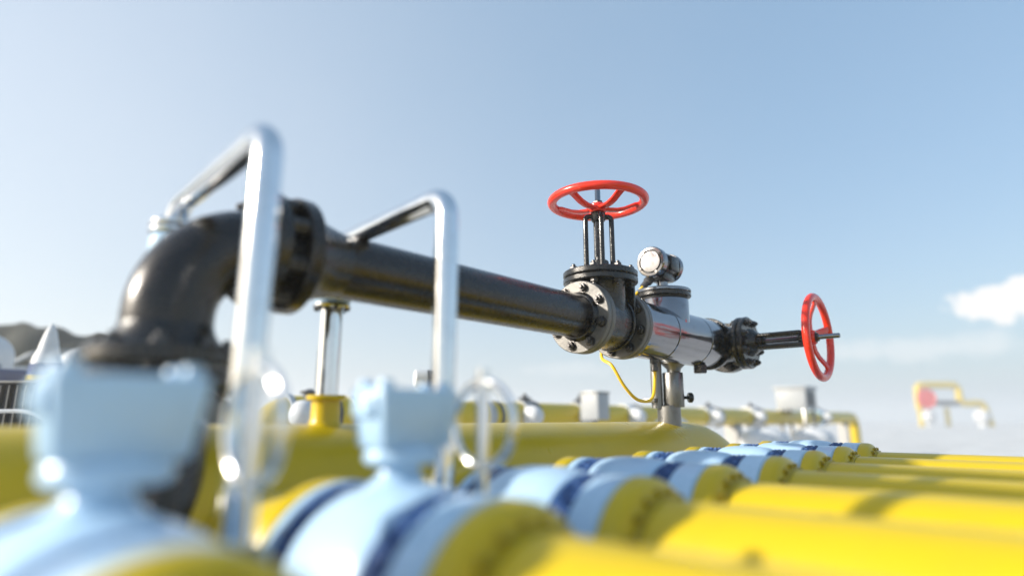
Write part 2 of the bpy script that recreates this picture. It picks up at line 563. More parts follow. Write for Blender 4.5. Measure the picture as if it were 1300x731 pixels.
def yoke(parent, root, base, ax, L, s=.044, tipx=.12):
    """four bent bars from the bonnet plate to the yoke hub, gland and threaded stem"""
    ax, u, v = basis(ax)
    base = Vc(base)
    for a, b in ((1, 1), (1, -1), (-1, 1), (-1, -1)):
        off = u * (s * a) + v * (s * b)
        ind = (u * a + v * b).normalized()
        p = [base + off, base + off + ax * (L - .03), base + off * .99 + ax * (L - .012) - ind * .006, base + off * .86 + ax * (L - .002) - ind * .006, base + ind * .022 + ax * L]
        p = [base + off] + fillet([base + off + ax * .01, base + off + ax * L, base + ind * .02 + ax * L], .016, 6)[0:]
        build('yoke_bar', tube(bmesh.new(), p, .0105, 14), M['castblack'], parent, root)
        bm = bmesh.new()
        hexhead(bm, base + off, ax, .0165, .014, False)
        build('nut', bm, M['bolt'], parent, root)
    bm = bmesh.new()
    lathe(bm, [(.012, L - .020), (.026, L - .020), (.030, L - .014), (.030, L + .012), (.024, L + .02), (.012, L + .02)], base, ax, 28)
    build('yoke_hub', bm, M['castblack'], parent, root)
    bm = bmesh.new()
    lathe(bm, [(.0, 0), (.046, 0), (.046, .012), (.036, .014), (.036, .044), (.033, .048), (.020, .048), (.020, .062), (.0, .062)], base, ax, 32)
    build('gland', bm, M['castblack'], parent, root)
    bm = bmesh.new()
    prof = [(0, .02)]
    z = .06
    while z < L - .02:
        prof += [(.0145, z), (.0115, z + .0028)]
        z += .0056
    prof += [(.0115, L + tipx - .004), (.009, L + tipx), (0, L + tipx)]
    lathe(bm, prof, base, ax, 20)
    build('stem', bm, M['steel'], parent, root, 80)

# --- first gate valve, wheel on top
VY = 1.972
rt = (BX, VY, BZ)
t = thing('gate_valve', 'black gate valve with a red handwheel on top of an upright yoke', 'valve', rt, 'gate valves with red handwheels')
f = build('flange', disc(bmesh.new(), FR, GY + .0265, GY + .052, o, (0, 1, 0), 80, .003, .03), M['grey'], t, rt)
bolts(f, rt, (BX, GY + .052, BZ), (0, 1, 0), .112, 8, PI / 8 + .12, .0165, .012)
FB = 2.086
bm = bmesh.new()
lathe(bm, [(.05, GY + .05), (.112, GY + .052), (.106, GY + .066), (.103, GY + .08), (.103, GY + .14), (.106, VY + .05), (.098, VY + .07), (.086, FB - .012), (.092, FB + .001), (.05, FB + .001)], o, (0, 1, 0), 72)
build('body', bm, M['castblack'], t, rt)
bm = bmesh.new()
lathe(bm, [(.09, VY + .060), (.110, VY + .060), (.112, VY + .063), (.112, VY + .071), (.110, VY + .074), (.09, VY + .074)], o, (0, 1, 0), 72)
build('body_rib', bm, M['castblack'], t, rt)
f = build('flange', disc(bmesh.new(), FR, FB, FB + .024, o, (0, 1, 0), 80, .003, .03), M['grey'], t, rt)
bolts(f, rt, (BX, FB, BZ), (0, -1, 0), .112, 8, PI / 8 + .12, .0165, .016)
bm = bmesh.new()
lathe(bm, [(.098, .0), (.100, .06), (.100, .135), (.108, .148), (.05, .150)], (BX, VY, BZ), (0, 0, 1), 64, 1., .93)
build('bonnet', bm, M['castblack'], t, rt)
bm = bmesh.new()
box(bm, (BX - .012, VY + .085, BZ + .02), (BX + .10, VY + .099, BZ + .146), .003)
build('bonnet_web', bm, M['castblack'], t, rt)
for z0, z1, up in ((.148, .171, -1), (.174, .198, 1)):
    f = build('bonnet_flange', disc(bmesh.new(), .148, z0, z1, (BX, VY, BZ), (0, 0, 1), 80, .004, .03), M['castblack'], t, rt)
    bolts(f, rt, (BX, VY, BZ + (z1 if up > 0 else z0)), (0, 0, up), .123, 8, PI / 8, .015, .013)
yoke(t, rt, (BX, VY, BZ + .198), (0, 0, 1), .236, .038)
handwheel(t, rt, (BX, VY, BZ + .198 + .236 + .038), (0, 0, 1), M['red'], ph=R(-22))

# --- meter barrel
rt = (BX, 2.5, BZ)
t = thing('flow_meter', 'shiny steel flow meter barrel between the two red wheel valves', 'meter', rt)
MF = FB + .0265
f = build('flange', disc(bmesh.new(), FR, MF, MF + .024, o, (0, 1, 0), 80, .003, .03), M['grey'], t, rt)
bm = bmesh.new()
disc(bm, .1325, MF + .025, MF + .055, o, (0, 1, 0), 80, .003, .03)
build('collar', bm, M['steel'], f, rt)
MR = .1215
g1, g2, ME = 2.395, 2.725, 2.865
secs = [(MF + .054, g1), (g1 + .008, g2), (g2 + .008, ME)]
for a, b in secs:
    build('barrel', disc(bmesh.new(), MR, a, b, o, (0, 1, 0), 96, .002, .03), M['steel'], t, rt)
for gg in (g1, g2):
    bm = bmesh.new()
    lathe(bm, [(.118, gg - .001), (.118, gg + .009)], o, (0, 1, 0), 80)
    build('seam', bm, M['groove'], t, rt)
bm = bmesh.new()
lathe(bm, [(.05, ME + .0005), (MR + .001, ME + .0005), (MR + .002, ME + .01), (MR - .004, ME + .022), (.112, ME + .03), (.05, ME + .03)], o, (0, 1, 0), 80)
build('end_ring', bm, M['castblack'], t, rt)
BY = 2.49
bm = bmesh.new()
lathe(bm, [(.113, .03), (.113, .155), (.110, .160), (.03, .160)], (BX, BY, BZ), (0, 0, 1), 72)
build('boss', bm, M['steel'], t, rt)
bm = bmesh.new()
lathe(bm, [(.03, .160), (.109, .160), (.109, .170), (.03, .170)], (BX, BY, BZ), (0, 0, 1), 64)
build('gasket', bm, M['groove'], t, rt)
build('cap', disc(bmesh.new(), .126, .170, .189, (BX, BY, BZ), (0, 0, 1), 80, .003, .0), M['castblack'], t, rt)
build('cap', disc(bmesh.new(), .127, .1895, .206, (BX, BY, BZ), (0, 0, 1), 80, .004, .0), M['steel'], t, rt)
bm = bmesh.new()
lathe(bm, [(.02, -.118), (.034, -.118), (.034, -.152), (.030, -.157), (0, -.157)], (BX + .015, 2.80, BZ), (0, 0, 1), 6)
build('drain_plug', bm, M['castblack'], t, rt)

# --- transmitter on the cap
TZ = BZ + .206
rt = (BX, BY, TZ)
t = thing('transmitter', 'round silver transmitter head facing the lens, standing on the flow meter cap', 'transmitter', rt)
bm = bmesh.new()
lathe(bm, [(0, 0.0005), (.034, .0005), (.034, .012), (.028, .016), (.023, .018), (.023, .06), (0, .06)], (BX, BY, TZ), (0, 0, 1), 28)
build('stem', bm, M['steel'], t, rt)
hc = Vc((BX, BY, TZ + .106))
bm = bmesh.new()
lathe(bm, [(0, -.058), (.052, -.058), (.056, -.052), (.056, .046), (.052, .052), (0, .052)], hc, (0, 1, 0), 10)
box(bm, hc + Vc((-.036, -.044, -.070)), hc + Vc((.036, .044, -.02)), .008)
build('housing', bm, M['castblack'], t, rt)
bm = bmesh.new()
lathe(bm, [(.03, .0575), (.058, .0575), (.062, .061), (.062, .086), (.058, .091), (.049, .092), (.048, .086), (.043, .086), (.042, .092), (0, .093)], hc, (0, -1, 0), 56)
cv = build('front_cover', bm, M['steel'], t, rt)
bm = bmesh.new()
lathe(bm, [(.0425, .0865), (.0478, .0865)], hc, (0, -1, 0), 56)
build('cover_seam', bm, M['groove'], cv, rt)
for q in ring_points(hc + Vc((0, -.090, 0)), (0, -1, 0), .052, 4, .5):
    bm = bmesh.new()
    lathe(bm, [(0, 0), (.0065, 0), (.0065, .004), (0, .0045)], q, (0, -1, 0), 10)
    build('screw', bm, M['bolt'], cv, rt)
bm = bmesh.new()
lathe(bm, [(.03, .0525), (.058, .0525), (.060, .056), (.060, .076), (.055, .080), (0, .080)], hc, (0, 1, 0), 40)
build('rear_cover', bm, M['steel'], t, rt)
bm = bmesh.new()
box(bm, hc + Vc((.045, -.03, -.032)), hc + Vc((.062, .04, .030)), .006)
build('terminal_box', bm, M['castblack'], t, rt)
ga = Vc((-.45, -.62, -.75)).normalized()
gp = hc + Vc((-.026, -.034, -.050))
bm = bmesh.new()
lathe(bm, [(.014, 0), (.019, 0), (.019, .032), (.015, .035), (.012, .062), (0, .062)], gp, ga, 12)
build('cable_gland', bm, M['darkgrey'], t, rt)
ce = Vc((BX, BY, TZ)) + (gp + ga * .058 - Vc((BX, BY, TZ))) * 1.14
t.scale = (1.14, 1.14, 1.14)
fz = BZ - MR
fit = Vc((BX - .005, 2.385, fz - .012))
path = smooth_path([ce, ce + ga * .07, (-1.425, 2.30, 1.50), (-1.455, 2.25, 1.37), (-1.43, 2.16, 1.26), (-1.36, 2.13, 1.215), (-1.325, 2.165, 1.13), (-1.305, 2.235, 1.077), (-1.29, 2.325, 1.085), (fit.x, fit.y, fz - .075), (fit.x, fit.y, fz - .045)], 8)
o2 = build('signal_cable', tube(bmesh.new(), path, .0068, 10), M['cable'])
tag(o2, 'thin yellow cable looping below the flow meter from the silver transmitter', 'cable')
bm = bmesh.new()
lathe(bm, [(0, 0), (.019, 0), (.019, -.018), (.013, -.020), (.013, -.034), (.016, -.036), (.016, -.052), (.009, -.056), (0, -.056)], (fit.x, fit.y, fz + .006), (0, 0, 1), 12)
o2 = build('cable_fitting', bm, M['bolt'])
o2.parent = bpy.data.objects['flow_meter']
o2.location = -bpy.data.objects['flow_meter'].location

# --- second gate valve, wheel turned to the side
WY = 3.03
rt = (BX, WY, BZ)
t = thing('gate_valve', 'dark gate valve whose red handwheel faces sideways at the far end of the line', 'valve', rt, 'gate valves with red handwheels')
bm = bmesh.new()
lathe(bm, [(.05, ME + .031), (.100, ME + .031), (.096, ME + .05), (.098, WY), (.092, WY + .10), (.05, WY + .13)], o, (0, 1, 0), 64)
build('body', bm, M['castblack'], t, rt)
for y0 in (ME + .062, WY + .125):
    f = build('flange', disc(bmesh.new(), .132, y0, y0 + .03, o, (0, 1, 0), 72, .003, .03), M['castblack'], t, rt)
    bolts(f, rt, (BX, y0, BZ), (0, -1, 0), .110, 8, .2, .015, .014)
f = build('blind_flange', disc(bmesh.new(), .132, WY + .158, WY + .19, o, (0, 1, 0), 72, .004, 0), M['castblack'], t, rt)
bolts(f, rt, (BX, WY + .19, BZ), (0, 1, 0), .110, 8, .2, .015, .014)
bm = bmesh.new()
lathe(bm, [(.088, 0), (.090, .05), (.090, .118), (.098, .132), (.04, .134)], (BX, WY, BZ), (1, 0, 0), 56)
build('bonnet', bm, M['castblack'], t, rt)
for a, b, sg in ((.132, .156, -1), (.159, .186, 1)):
    f = build('bonnet_flange', disc(bmesh.new(), .131, a, b, (BX, WY, BZ), (1, 0, 0), 72, .006, .03), M['castblack'], t, rt)
    bolts(f, rt, (BX + (b if sg > 0 else a), WY, BZ), (sg, 0, 0), .106, 8, PI / 8, .0165, .018)
bm = bmesh.new()
lathe(bm, [(.0, .185), (.07, .185), (.066, .2), (.05, .225), (.04, .228), (0, .228)], (BX, WY, BZ), (1, 0, 0), 40)
build('packing_cone', bm, M['castblack'], t, rt)
yoke(t, rt, (BX + .20, WY, BZ), (1, 0, 0), .238, .028, .155)
handwheel(t, rt, (BX + .20 + .238 + .038, WY, BZ), (1, 0, 0), M['red'], ph=R(18))

# --- stand under the meter
SX, SY = -1.40, 2.68
rt = (SX, SY, .99)
t = thing('pipe_stand', 'grey steel post standing on the yellow header under the flow meter', 'stand', rt)
bm = bmesh.new()
lathe(bm, [(0, .93), (.055, .93), (.055, 1.060), (.052, 1.063), (0, 1.063)], (SX, SY, 0), (0, 0, 1), 40)
build('post', bm, M['galv'], t, rt)
bm = bmesh.new()
lathe(bm, [(.0, 1.055), (.047, 1.055), (.049, 1.058), (.049, 1.215), (.047, 1.218), (.0, 1.218)], (SX + .022, SY + .012, 0), (0, 0, 1), 40)
lathe(bm, [(.03, 1.215), (.034, 1.235), (.06, 1.262), (.06, 1.275)], (SX + .03, SY + .012, 0), (0, 0, 1), 32)
build('sleeve', bm, M['galv'], t, rt)
bm = bmesh.new()
tube(bm, [(SX - .035, SY - .045, 1.05), (SX - .035, SY - .045, 1.275)], .027, 24)
build('side_tube', bm, M['galv'], t, rt)
bm = bmesh.new()
box(bm, (SX - .085, SY - .10, 1.076), (SX - .02, SY - .012, 1.096), .004)
build('clamp', bm, M['galv'], t, rt)
bm = bmesh.new()
lathe(bm, [(.008, 0), (.008, .02), (.022, .02), (.024, .024), (.024, .038), (.018, .044), (0, .044)], (SX + .058, SY + .045, 1.10), (.743, .669, 0), 16)
build('locking_knob', bm, M['castblack'], t, rt)

# ------------------------------------------------------------------ chrome bow pipes and their posts
BOW = [((-.915, .414), 1.471), ((-.917, .812), 1.470)]
for i in range(2):
    (lx, ly), zt = BOW[i]
    px, py = POST[i]
    rt = (px, py, 1.06)
    t = thing('bow_pipe', ['nearer bent chrome pipe arching over the black elbow', 'farther bent chrome pipe arching over the straight black pipe'][i], 'pipe', rt, 'bent chrome pipes over the black pipe')
    r = .0245
    fl_z = 1.425
    p = fillet([(px, py, fl_z), (px, py, zt), (lx, ly, zt), (lx, ly, .02)], .050, 10)
    build('tube', tube(bmesh.new(), p, r, 32), M['chrome'], t, rt)
    bm = bmesh.new()
    disc(bm, .052, fl_z - .008, fl_z + .004, (px, py, 0), (0, 0, 1), 40, .003)
    disc(bm, .052, fl_z - .024, fl_z - .011, (px, py, 0), (0, 0, 1), 40, .003)
    ff = build('flange', bm, M['chrome'], t, rt)
    bolts(ff, rt, (px, py, fl_z + .004), (0, 0, 1), .037, 6, 0, .006, .006, M['chrome'], 'bolt', False)
    bm = bmesh.new()
    lathe(bm, [(.0, 1.305), (.046, 1.305), (.048, 1.31), (.048, fl_z - .036), (.040, fl_z - .0245), (0, fl_z - .0245)], (px, py, 0), (0, 0, 1), 36)
    build('sleeve', bm, M['blue'], t, rt)
    bm = bmesh.new()
    disc(bm, .050, 1.291, 1.303, (px, py, 0), (0, 0, 1), 40, .003)
    ff = build('flange', bm, M['chrome'], t, rt)
    bolts(ff, rt, (px, py, 1.291), (0, 0, -1), .041, 6, .3, .007, .008, M['bolt'], 'bolt', False)
    bm = bmesh.new()
    tube(bm, [(px, py, 1.0605), (px, py, 1.29)], .030, 36)
    build('post', bm, M['chrome'], t, rt)
    bm = bmesh.new()
    disc(bm, .05, .0, .012, (lx, ly, 0), (0, 0, 1), 32, .003)
    build('foot', bm, M['galv'], t, rt)

# ring handled standpipes between the valves
RING = [(-.733, .345), (-.735, .742)]
for i, (x, y) in enumerate(RING):
    rt = (x, y, 0)
    t = thing('standpipe', ['slim chrome standpipe with a ring handle, between the two nearest blue valves', 'slim chrome standpipe with a ring handle, behind the second blue gear housing'][i], 'standpipe', rt, 'ring handled standpipes')
    bm = bmesh.new()
    tube(bm, [(x, y, .0), (x, y, 1.085)], .0115, 20)
    build('tube', bm, M['chrome'], t, rt)
    n = 72
    cz = .992
    bm = bmesh.new()
    rg = []
    for k in range(n):
        a = 2 * PI * k / n
        d = Vc((math.cos(a), 0, math.sin(a)))
        c = Vc((x, y, cz)) + d * .070
        rg.append([bm.verts.new(c + d * .0075 * math.cos(b) + Vc((0, .0075 * math.sin(b), 0))) for b in [2 * PI * j / 14 for j in range(14)]])
    for k in range(n):
        for j in range(14):
            bm.faces.new((rg[k][j], rg[(k + 1) % n][j], rg[(k + 1) % n][(j + 1) % 14], rg[k][(j + 1) % 14]))
    build('ring_handle', bm, M['chrome'], t, rt)
    bm = bmesh.new()
    lathe(bm, [(0, .06), (.026, .06), (.026, .84), (.020, .855), (0, .855)], (x, y, 0), (0, 0, 1), 28)
    build('sleeve', bm, M['navy'], t, rt)  # shade put into the colour: dark blue stands for shaded pale blue

# ------------------------------------------------------------------ second pipeline behind the header
X2, Z2, R2 = -4.49, 1.03, .15
t = thing('header_pipe', 'distant yellow pipe with white valves running behind the thick yellow header', 'pipe', (X2, 8, 0))
rt = (X2, 8, 0)
bm = bmesh.new()
tube(bm, fillet([(X2, 2.12, 0), (X2, 2.12, Z2), (X2, 19.6, Z2), (X2, 19.6, 0)], .32, 10), R2, 40)
build('barrel', bm, M['yellow'], t, rt)
for y in (3.4, 7, 11, 15, 18.5):
    bm = bmesh.new()
    box(bm, (X2 - .12, y - .12, 0), (X2 + .12, y + .12, Z2 - R2 + .02), .01)
    build('saddle', bm, M['concrete'], t, rt)

def far_valve(y, label, mm, rr=.2, L=.42, spike=.30, cat='valve'):
    rt = (X2, y, Z2)
    t = thing('pipeline_valve', label, cat, rt, 'white valves on the distant yellow pipe')
    bm = bmesh.new()
    prof = []
    for k in range(15):
        a = PI * k / 14
        prof.append((max(.0, rr * math.sin(a) ** .6), -math.cos(a) * L / 2))
    lathe(bm, prof, (X2, y, Z2), (0, 1, 0), 36)
    build('body', bm, mm, t, rt)
    if spike > .02:
        bm = bmesh.new()
        lathe(bm, [(.06, rr - .03), (.05, rr + .01), (.075, rr + .01), (.075, rr + .03), (.03, rr + .04), (.022, rr + .03 + spike * .7), (0, rr + .03 + spike * .7)], (X2, y, Z2), (0, 0, 1), 24)
        build('stem', bm, M['darkgrey'], t, rt)
    for s in (-1, 1):
        bm = bmesh.new()
        disc(bm, rr * 1.02, .0, .05, (X2, y + s * (L / 2 - .02) - .025, Z2), (0, 1, 0), 36, .006)
        build('flange', bm, M['darkgrey'] if s > 0 else mm, t, rt)
    if int(y * 10) % 3 == 0:
        return t
    # domed branch end on the side facing the header
    bm = bmesh.new()
    pr = [(.11, .0), (.11, .20)] + [(.11 * math.cos(a), .20 + .13 * math.sin(a)) for a in [PI / 2 * k / 8 for k in range(1, 9)]]
    lathe(bm, pr, (X2 + .08, y - L * .2, Z2 + .0), (.85, -.5, 0), 32)
    build('domed_end', bm, M['white'], t, rt)
    return t

FV = [(2.55, 'lightgrey', 'grey white domed valve beside the left chrome post'), (3.05, 'lightgrey', 'grey domed valve behind the yellow nozzle of the farther chrome bow'),
      (4.55, 'lightgrey', 'pale grey domed valve seen through the ring of the farther standpipe'), (5.2, 'lightgrey', 'grey white domed valve just right of the farther ring handle'),
      (6.25, 'lightgrey', 'grey valve with a pointed stem left of the loop of yellow cable'), (7.4, 'white', 'white conical valve behind the lowest bend of the yellow cable'),
      (10.0, 'white', 'white valve on the distant pipe just right of the grey stand'), (11.9, 'white', 'white valve on the distant pipe left of the grey cabinet'),
      (16.3, 'blue', 'pale blue valve near the right end of the distant yellow pipe')]
for y, mm, lab in FV:
    q = random.Random(int(y * 10))
    far_valve(y, lab, M[mm], q.uniform(.150, .172) if y < 9 else q.uniform(.165, .2), q.uniform(.22, .46) if y < 9 else q.uniform(.4, .8), q.uniform(.0, .03) if y < 4 else q.uniform(.0, .09))

for i, (x, y, r, z, lab) in enumerate([(-3.9, 10.9, .42, .86, 'squat white domed tank in front of the distant pipe, right of the grey stand'),
        (-3.7, 12.9, .40, .84, 'squat white domed tank below the grey cabinet'), (-3.95, 7.6, .24, 1.04, 'small white domed tank in front of the distant pipe, under the flow meter')]):
    t = thing('domed_tank', lab, 'tank', (x, y, 0), 'white tanks in front of the distant pipe')
    bm = bmesh.new()
    lathe(bm, [(0, 0), (r, 0), (r, z - r * .6)] + [(r * math.cos(a), z - r * .6 + r * .6 * math.sin(a)) for a in [PI / 2 * k / 8 for k in range(1, 9)]], (x, y, 0), (0, 0, 1), 36)
    build('shell', bm, M['white'], t, (x, y, 0))
    bm = bmesh.new()
    lathe(bm, [(0, z - .01), (.07, z - .01), (.07, z + .03), (0, z + .03)], (x, y, 0), (0, 0, 1), 20)
    build('cap', bm, M['lightgrey'], t, (x, y, 0))

# cabinet above the distant pipe
cx, cy = -4.2, 13.75
rt = (cx, cy, 0)
t = thing('cabinet', 'grey white equipment cabinet on legs above the distant yellow pipe', 'cabinet', rt)
bm = bmesh.new()
box(bm, (cx - .3, cy - .36, 1.20), (cx + .3, cy + .36, 1.62), .015)
build('case', bm, M['lightgrey'], t, rt)
bm = bmesh.new()
box(bm, (cx - .34, cy - .40, 1.62), (cx + .34, cy + .40, 1.67), .008)
build('lid', bm, M['lightgrey'], t, rt)
bm = bmesh.new()
box(bm, (cx + .301, cy - .28, 1.27), (cx + .312, cy + .28, 1.56), .003)
build('door', bm, M['darkgrey'], t, rt)
for dx in (-.24, .24):
    for dy in (-.30, .30):
        bm = bmesh.new()
        box(bm, (cx + dx - .03, cy + dy - .03, 0), (cx + dx + .03, cy + dy + .03, 1.20), .004)
        build('leg', bm, M['galv'], t, rt)

# gauge on a pole behind the second gear housing
gx, gy = -2.836, 2.336
rt = (gx, gy, 0)
t = thing('gauge_head', 'white round gauge head with a dark back on a pole, over the second gear housing', 'gauge', rt)
bm = bmesh.new()
tube(bm, [(gx, gy, 0), (gx, gy, 1.2)], .018, 16)
build('pole', bm, M['galv'], t, rt)
bm = bmesh.new()
lathe(bm, [(0, -.045), (.045, -.045), (.056, -.035), (.058, -.0), (.058, .03), (.05, .035), (0, .035)], (gx, gy, 1.234), (.55, .84, 0), 36)
build('case', bm, M['white'], t, rt)
bm = bmesh.new()
lathe(bm, [(0, .036), (.055, .036), (.055, .075), (.04, .08), (0, .08)], (gx, gy, 1.234), (.55, .84, 0), 36)
build('rear_cover', bm, M['darkgrey'], t, rt)

# ------------------------------------------------------------------ left background equipment
gx, gy = -4.62, .70
rt = (gx, gy, 0)
t = thing('finned_cooler', 'black finned cooler with pale upright fins behind the header at the left', 'cooler', rt)
d = Vc((.743, .669, 0))
n = Vc((.669, -.743, 0))
def obox(bm, c, hx, hy, z0, z1, bev=.003):
    res = bmesh.ops.create_cube(bm, size=1., matrix=Matrix.Translation((0, 0, (z0 + z1) / 2)) @ Matrix.Diagonal((2 * hx, 2 * hy, z1 - z0, 1)))
    es = list({e for v in res['verts'] for e in v.link_edges})
    rv = bmesh.ops.bevel(bm, geom=es, offset=bev, segments=1, affect='EDGES')
    vs = set(v for f in rv['faces'] for v in f.verts) | set(v for v in res['verts'] if v.is_valid)
    Mx = Matrix((( d.x, -n.x, 0, c[0]), (d.y, -n.y, 0, c[1]), (0, 0, 1, 0), (0, 0, 0, 1)))
    bmesh.ops.transform(bm, matrix=Mx, verts=list(vs))
bm = bmesh.new()
obox(bm, (gx, gy), .34, .10, .1, 1.20)
build('core', bm, M['darkgrey'], t, rt)
fin = None
for k in range(14):
    c = Vc((gx, gy, 0)) + d * (-.32 + k * .0492) + n * .115
    if fin is None:
        bm = bmesh.new()
        obox(bm, c, .0045, .014, .11, 1.19, .0015)
        fin = build('fin', bm, M['galv'], t, rt)
        fb = c.copy()
    else:
        place_copies(fin, [c], fb, t)
bm = bmesh.new()
obox(bm, (gx, gy), .36, .15, 1.201, 1.215)
build('lid', bm, M['galv'], t, rt)
for s in (-1, 1):
    bm = bmesh.new()
    obox(bm, Vc((gx, gy, 0)) + d * s * .28, .03, .08, 0, .1)
    build('leg', bm, M['darkgrey'], t, rt)
# pale hose in front of the cooler
bm = bmesh.new()
tube(bm, smooth_path([(gx - .02, gy - .34, 1.16), (gx + .16, gy - .24, 1.10), (gx + .25, gy - .12, 1.045), (gx + .42, gy + .06, 1.02), (gx + .6, gy + .2, .8), (gx + .7, gy + .3, .01)], 8), .011, 10)
o2 = build('hose', bm, M['white'])
tag(o2, 'pale hose curving down in front of the black finned cooler', 'hose')

def vessel(x, y, prof, label, name, cat, parts, n=36):
    rt = (x, y, 0)
    t = thing(name, label, cat, rt)
    for nm, pr, mm in parts:
        bm = bmesh.new()
        lathe(bm, pr, (x, y, 0), (0, 0, 1), n)
        build(nm, bm, M[mm], t, rt)
    return t
vessel(-6.26, 1.13, None, 'white pointed vent cone with blue and yellow bands left of the black elbow', 'vent_cone', 'vent', [
    ('base', [(0, 0), (.125, 0), (.125, 1.235), (0, 1.235)], 'white'),
    ('yellow_band', [(.02, 1.236), (.12, 1.236), (.12, 1.345), (.02, 1.345)], 'yellow'),
    ('blue_band', [(.02, 1.346), (.117, 1.346), (.112, 1.445), (.02, 1.445)], 'navy'),
    ('cone', [(.02, 1.446), (.108, 1.446), (.100, 1.50), (.076, 1.56), (.06, 1.64), (.04, 1.72), (.014, 1.78), (0, 1.79)], 'white')])
def dome(r, z):
    return [(0, 0), (r, 0), (r, z - r)] + [(r * math.cos(a), z - r + r * math.sin(a)) for a in [PI / 2 * k / 8 for k in range(1, 9)]]
vessel(-9.35, 1.10, None, 'larger white domed tank at the left edge below the dark hill', 'domed_tank', 'tank', [('shell', dome(.27, 1.98), 'white'), ('collar', [(.25, 1.3), (.29, 1.3), (.29, 1.38), (.25, 1.38)], 'lightgrey')])
vessel(-9.2, 2.0, None, 'grey domed tank left of the white vent cone', 'domed_tank', 'tank', [('shell', dome(.22, 1.88), 'lightgrey'), ('collar', [(.2, 1.3), (.24, 1.3), (.24, 1.37), (.2, 1.37)], 'white')])
vessel(-8.4, 2.75, None, 'white domed tank right of the vent cone, half behind the blue gear housing', 'domed_tank', 'tank', [('shell', dome(.27, 1.74), 'white'), ('collar', [(.25, 1.25), (.29, 1.25), (.29, 1.32), (.25, 1.32)], 'lightgrey')])
vessel(-6.6, .62, None, 'small bright silver tank at the left edge above the finned cooler', 'domed_tank', 'tank', [('shell', dome(.16, 1.56), 'chrome'), ('collar', [(.15, 1.2), (.18, 1.2), (.18, 1.25), (.15, 1.25)], 'lightgrey')])
for x, y, zt, lab in ((-11.95, 1.93, 1.98, 'small white gabled hut below the dark hill, just left of the vent cone'), (-11.55, 2.47, 1.90, 'small white gabled hut below the dark hill, right of the vent cone')):
    t = thing('equipment_hut', lab, 'hut', (x, y, 0), 'white huts below the hill')
    bm = bmesh.new()
    box(bm, (x - .3, y - .22, 0), (x + .3, y + .22, zt - .2), .01)
    build('wall', bm, M['white'], t, (x, y, 0))
    bm = bmesh.new()
    a = [bm.verts.new((x + sx, y + sy, z)) for sx in (-.36, .36) for sy, z in ((-.3, zt - .24), (0, zt), (.3, zt - .24), (.3, zt - .199), (0, zt + .04), (-.3, zt - .199))]
    bm.faces.new(a[:6])
    bm.faces.new(a[6:])
    for k in range(6):
        bm.faces.new((a[k], a[(k + 1) % 6], a[6 + (k + 1) % 6], a[6 + k]))
    build('roof', bm, M['lightgrey'], t, (x, y, 0))
    bm = bmesh.new()
    box(bm, (x + .301, y - .1, .1), (x + .32, y + .1, zt - .5), .004)
    build('door', bm, M['mauve'], t, (x, y, 0))
for x, y, hx, zt, mm, lab in ((-4.05, 5.95, .12, 1.29, 'lightgrey', 'grey junction box on a post left of the loop of yellow cable'), (-3.15, 2.28, .06, 1.115, 'darkgrey', 'dark junction box just right of the farther yellow nozzle')):
    t = thing('junction_box', lab, 'box', (x, y, 0))
    bm = bmesh.new()
    box(bm, (x - hx, y - hx, zt - .3), (x + hx, y + hx, zt), .008)
    build('case', bm, M[mm], t, (x, y, 0))
    bm = bmesh.new()
    box(bm, (x - hx - .01, y - hx - .01, zt + .001), (x + hx + .01, y + hx + .01, zt + .02), .005)
    build('lid', bm, M['galv'], t, (x, y, 0))
    bm = bmesh.new()
    tube(bm, [(x, y, 0), (x, y, zt - .301)], .03, 14)
    build('post', bm, M['galv'], t, (x, y, 0))
rt = (-6.9, 1.0, 0)
t = thing('pump_housing', 'slate blue boxed pump behind the finned cooler at the left', 'pump', rt)
bm = bmesh.new()
box(bm, (-7.3, .45, .0), (-6.62, 1.25, 1.42), .05, 3)
build('case', bm, M['mauve'], t, rt)
bm = bmesh.new()
lathe(bm, [(0, 0), (.09, 0), (.09, .05), (.06, .06), (.06, .09), (0, .09)], (-6.95, .85, 1.421), (0, 0, 1), 20)
build('filler_cap', bm, M['lightgrey'], t, rt)

# ------------------------------------------------------------------ far gantry at the right
GS = 1.75
def W(px_, z):            # along the image-right direction at the gantry, metres from its left leg
    b = Vc((-8.03, 54.05, 0)) * GS
    q = b + Vc((.743, .669, 0)) * px_ * GS
    return Vc((q.x, q.y, z * GS))
t = thing('pipe_loop', 'far pale yellow pipe loop with a red wheel, out on the concrete at the right', 'pipe', W(0, 0))
rt = W(0, 0)
build('loop', tube(bmesh.new(), fillet([W(.2, 1.3), W(.2, 3.05), W(3.3, 3.05), W(3.3, 1.7), W(5.0, 1.7), W(5.35, .0)], .42 * GS, 8), .25 * GS, 24), M['yellow'], t, rt)
for x in (.2, 2.2):
    bm = bmesh.new()
    tube(bm, [W(x, 0), W(x, 1.4)], .16 * GS, 16)
    build('leg', bm, M['yellow'], t, rt)
bm = bmesh.new()
tube(bm, [W(1.3, 1.72), W(3.2, 1.72)], .2 * GS, 20)
build('crosspipe', bm, M['darkgrey'], t, rt)
